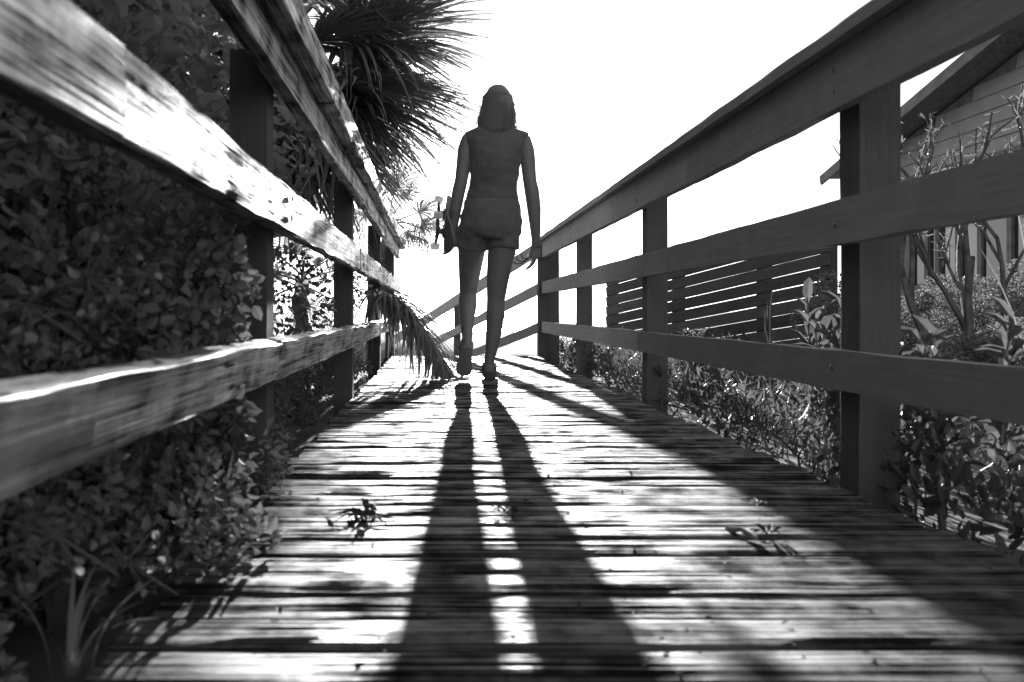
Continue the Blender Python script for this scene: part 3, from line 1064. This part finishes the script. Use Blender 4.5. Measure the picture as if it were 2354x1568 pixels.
bl = [(1131, 463, .158, .114, 4.87), (1131, 474, .164, .120, 4.87)]
mb.tube([pp(a, c, y) for a, c, _, _, y in bl], [(r1, r2) for _, _, r1, r2, _ in bl], 28)
o = mb.build('belt', M['belt'], person, True); o.location = -PO
# hair: a cap with strands that fall to the shoulders
mb = MB()
pts, rs = [], []
hs = [(1142, 203, .030, .03, 4.915), (1142, 207, .056, .07, 4.912), (1143, 218, .074, .095, 4.905), (1144, 235, .088, .108, 4.90), (1145, 252, .094, .108, 4.89), (1143, 266, .093, .098, 4.875), (1140, 280, .090, .080, 4.86), (1139, 290, .074, .062, 4.85), (1139, 297, .05, .04, 4.85)]
mb.tube([pp(a, c, y) for a, c, _, _, y in hs], [(r1, r2) for _, _, r1, r2, _ in hs], 20)
ho = remesh(mb, 'hair', M['hair'], 0.008, 2, person)
ho.location = -PO
rr = random.Random(17)
mb = MB()
for k in range(1500):
    a = rr.uniform(math.pi * 0.95, math.pi * 2.05)
    t0 = rr.uniform(0.0, 0.3) ** 1.5 - 0.12
    c0 = pp(1143, 212 + 45 * t0, 4.905)
    rx_, ry_ = max(.02, .062 + .12 * t0), max(.02, .078 + .12 * t0)
    p0 = c0 + Vector((math.cos(a) * rx_, math.sin(a) * ry_, 0))
    yend = rr.uniform(272, 306)
    c1 = pp(1140, yend, 4.87)
    sp = rr.uniform(0.070, 0.112) + (0.02 if rr.random() < 0.06 else 0)
    p1 = c1 + Vector((math.cos(a) * sp, math.sin(a) * 0.085, 0))
    pm = pp(1144, 252, 4.895) + Vector((math.cos(a) * 0.096, math.sin(a) * 0.112, rr.uniform(-.01, .01)))
    q = p1 + Vector((math.cos(a) * rr.uniform(-.012, .02), 0, -rr.uniform(.004, .03)))
    pu = pp(1143, 226, 4.903) + Vector((math.cos(a) * 0.086, math.sin(a) * 0.105, rr.uniform(-.008, .008)))
    mb.tube([p0, pu, pm, p1, q], [.0012, .0018, .0019, .0013, .0004], 3)
for k in range(110):                                    # loose flyaways at the edges and ends
    a = rr.choice((math.pi * rr.uniform(.9, 1.15), math.pi * rr.uniform(1.85, 2.1), math.pi * rr.uniform(1.1, 1.9)))
    p0 = pp(1143, rr.uniform(222, 280), 4.89) + Vector((math.cos(a) * 0.088, math.sin(a) * 0.10, 0))
    out = Vector((math.cos(a), math.sin(a) * 0.5, 0))
    p1 = p0 + out * rr.uniform(.010, .022) + Vector((0, 0, -rr.uniform(.02, .05)))
    p2 = p1 + out * rr.uniform(-.008, .020) + Vector((0, 0, -rr.uniform(.02, .05)))
    mb.tube([p0, p1, p2], [.0016, .0014, .0005], 3)
for k in range(60):                                     # a lock spreading over the left shoulder
    p0 = pp(1112, rr.uniform(262, 276), 4.86) + Vector((rr.uniform(-.01, .02), rr.uniform(-.03, .03), 0))
    p1 = p0 + Vector((-rr.uniform(.0, .03), 0, -rr.uniform(.03, .06)))
    mb.tube([p0, (p0 + p1) / 2 + Vector((-.006, 0, 0)), p1], [.0022, .002, .0006], 3)
o = mb.build('strands', M['strand'], ho); 
# shoes
def shoe(ankle, heel, toe, up, label=None):
    d = (toe - heel); L = d.length; d.normalize()
    up = (up - d * up.dot(d)).normalized(); s = d.cross(up)
    mb = MB()
    prof = [(0.0, .028, .035, .045), (.06, .034, .05, .06), (.25, .036, .055, .06), (.5, .038, .042, .045), (.75, .046, .032, .034), (.92, .040, .026, .026), (1.0, .022, .02, .018)]
    mb.tube([heel + d * (L * t) + up * (hh + 0.012) for t, w, h, hh in prof], [(w, h) if abs(s.x) > .5 else (w, h) for t, w, h, hh in prof], 14)
    mb.tube([ankle, ankle * 0.5 + (heel + d * 0.07 + up * 0.08) * 0.5, heel + d * 0.075 + up * 0.06], [.042, .044, .045], 12)
    o = remesh(mb, 'shoe', M['shoe'], 0.006, 3, person)
    o.location = -PO
    so = MB()
    ring = [(0.0, .022), (.05, .033), (.25, .036), (.5, .037), (.75, .047), (.92, .040), (1.0, .020)]
    top, bot = [], []
    for sg in (1, -1):
        seq = ring if sg == 1 else ring[::-1]
        for t, w in seq:
            c = heel + d * (L * t) + s * (w * 1.06 * sg)
            bot.append(c); top.append(c + up * 0.022)
    n = len(top)
    so.add(bot + top, [tuple(range(n))[::-1], tuple(range(n, 2 * n))] + [(i, (i + 1) % n, n + (i + 1) % n, n + i) for i in range(n)])
    q = so.build('sole', M['sole'], o)
    return o


shoe(pp(1124, 836, 4.82), Vector((pp(1123, 885, 4.78).x, 4.765, 0.001)), Vector((pp(1127, 885, 4.78).x + .015, 5.03, 0.001)), Vector((0, 0, 1)))
shoe(pp(1073, 790, 4.965), pp(1073, 800, 4.915), pp(1065, 864, 5.05), Vector((0, 1, 0.55)))

# ------------------------------------------------------------------ skateboard in the left hand
sb = empty('skateboard', pp(1024, 512, 4.90), 'dark skateboard with pale wheels held at the person\'s left side', 'skateboard')
SO = Vector(sb.location)
ax = Vector((0.015, 1, 0.36)).normalized()                 # its length: away and up
nrm = Vector((-1, 0.0, 0.10)); nrm = (nrm - ax * nrm.dot(ax)).normalized()   # wheels side, to the left
wd = ax.cross(nrm).normalized()                           # its width, near vertical
mb = MB()
NL, NW = 28, 8
tops, bots = [], []
for i in range(NL + 1):
    u = -0.39 + 0.78 * i / NL
    e = max(0, abs(u) - 0.27)
    kick = -0.045 * (e / 0.12) ** 1.6
    hw = 0.1 * (1 - max(0, (abs(u) - 0.29) / 0.10) ** 2.2) if abs(u) > 0.29 else 0.1
    hw = max(hw, 0.012)
    for j in range(NW + 1):
        v = -1 + 2 * j / NW
        c = ax * u + wd * (v * hw) + nrm * (kick - 0.004 * v * v)
        tops.append(c - nrm * 0.006); bots.append(c + nrm * 0.006)
nn = NW + 1
T = len(tops)
fs = []
for i in range(NL):
    for j in range(NW):
        a = i * nn + j
        fs += [(a, a + 1, a + nn + 1, a + nn), (T + a, T + a + nn, T + a + nn + 1, T + a + 1)]
for i in range(NL):
    for j in (0, NW):
        a = i * nn + j
        fs.append((a, a + nn, T + a + nn, T + a))
for j in range(NW):
    for i in (0, NL):
        a = i * nn + j
        fs.append((a, T + a, T + a + 1, a + 1))
mb.add(tops + bots, fs)
mb.build('deck', M['grip'], sb)
for u in (-0.215, 0.215):
    c = ax * u
    mb = MB()
    mb.box(c + nrm * 0.012, (0.012, 0.08, 0.055), Matrix((nrm, ax, wd)).transposed())
    mb.tube([c + nrm * 0.015, c + nrm * 0.034, c + nrm * 0.048], [.020, .016, .012], 8)
    mb.tube([c + nrm * 0.05 - wd * 0.075, c + nrm * 0.046 - wd * .03, c + nrm * 0.043, c + nrm * 0.046 + wd * .03, c + nrm * 0.05 + wd * 0.075], [.007, .010, .013, .010, .007], 8)
    mb.tube([c + nrm * 0.05 - wd * 0.108, c + nrm * 0.05 + wd * 0.108], [.004, .004], 6)
    tr_ = mb.build('truck', M['metal'], sb)
    for s in (-1, 1):
        mb = MB()
        w0 = c + nrm * 0.05 + wd * (s * 0.090)
        mb.tube([w0 - wd * .0165, w0 - wd * .013, w0 + wd * .013, w0 + wd * .0165], [.021, .026, .026, .021], 16)
        mb.build('wheel', M['wheel'], tr_)

# cord loop dangling from the right hand
hx = pp(1222, 598, 4.92)
mb = MB()
for k in range(3):
    w = 0.035 + 0.018 * k
    mb.tube([hx + Vector((-w * (1 - math.cos(t)) * 0.9, 0.01 * k, 0.06 - 0.05 * math.sin(t) * (1 + .3 * k) + .02 * math.cos(t))) for t in [i * math.pi / 8 for i in range(9)]], [.0035] * 9, 5)
o = mb.build('cord', M['cord'], None)
tag(o, 'thin dark cord looped in the person\'s right hand', 'cord')

# ------------------------------------------------------------------ litter on the deck
rr = random.Random(61)


def on_deck(px, py):
    y = CAM_H * F_PX / (py - 717)
    return Vector(((px - 1000) / F_PX * y, y, 0.004))


p0 = on_deck(838, 1192)
tuft = empty('dry_plant_tuft', p0, 'dark dry uprooted plant tuft lying on the left of the deck', 'plant debris')
for k in range(16):
    a = rr.uniform(0, 6.28); L = rr.uniform(0.03, 0.09); mb = MB()
    pts = [Vector((math.cos(a) * L * t, math.sin(a) * L * t * 1.2, 0.005 + 0.012 * math.sin(math.pi * min(1, t * 1.1)) * rr.uniform(.4, 1))) for t in (0, .3, .6, 1)]
    mb.tube(pts, [.0035, .003, .002, .0008], 5)
    mb.build('stem', M['litter'], tuft)
mb = MB()
for k in range(20):
    v = rvec(rr); leaf(mb, Vector((v.x * .03, v.y * .03, 0.006 + abs(v.z) * .018)), rvec(rr), rvec(rr), .024, .009)
mb.build('leaves', M['litter'], tuft)


def clump(px, py, n, r, L, label, name='leaf_litter', mat='litter'):
    c = on_deck(px, py)
    mb = MB()
    for k in range(n):
        v = rvec(rr)
        leaf(mb, Vector((v.x * r, v.y * r, 0.005 + abs(v.z) * r * 0.28)), Vector((v.x, v.y, rr.uniform(-.2, .6))), Vector((rr.uniform(-.5, .5), rr.uniform(-.5, .5), 1)), L * rr.uniform(.6, 1.2), L * .45)
    o = mb.build(name, M[mat], None, False, c)
    return tag(o, label, 'leaf litter')


clump(1160, 1185, 26, 0.022, 0.016, 'small crumbled leaf clump between the leg shadows on the deck')
clump(1765, 1240, 15, 0.020, 0.02, 'dark curled leaf clump on the right of the deck by the shadow edge')
clump(1745, 1168, 20, 0.016, 0.012, 'tiny pale crumb of litter in the right shadow on the deck', mat='grass')
clump(572, 1250, 5, 0.02, 0.05, 'single dark dead leaf near the left deck edge')
a, c = on_deck(1672, 1222), on_deck(1738, 1252)
mb = MB(); mb.tube([a, (a + c) / 2 + Vector((0, 0, .012)), c + Vector((0, 0, .008))], [.007, .005, .004], 6)
tag(mb.build('twig', M['grass']), 'short pale twig beside the curled leaf clump on the deck', 'twig')

# crumbs of leaf, bark and sand lying about the boards
rr = random.Random(5)
mb = MB()
for k in range(420):
    x, y = rr.uniform(XL + .02, XR - .02), 0.8 + 6 * rr.random() ** 1.6
    L = rr.uniform(.004, .014) * (1.6 if rr.random() < .1 else 1)
    leaf(mb, Vector((x, y, 0.004 + rr.uniform(0, .002))), Vector((rr.uniform(-1, 1), rr.uniform(-1, 1), rr.uniform(-.1, .25))), Vector((rr.uniform(-.4, .4), rr.uniform(-.4, .4), 1)), L, L * rr.uniform(.2, .6))
tag(mb.build('deck_crumbs', M['litter']), 'scattered crumbs of leaf and bark on the deck boards', 'debris', kind='stuff')
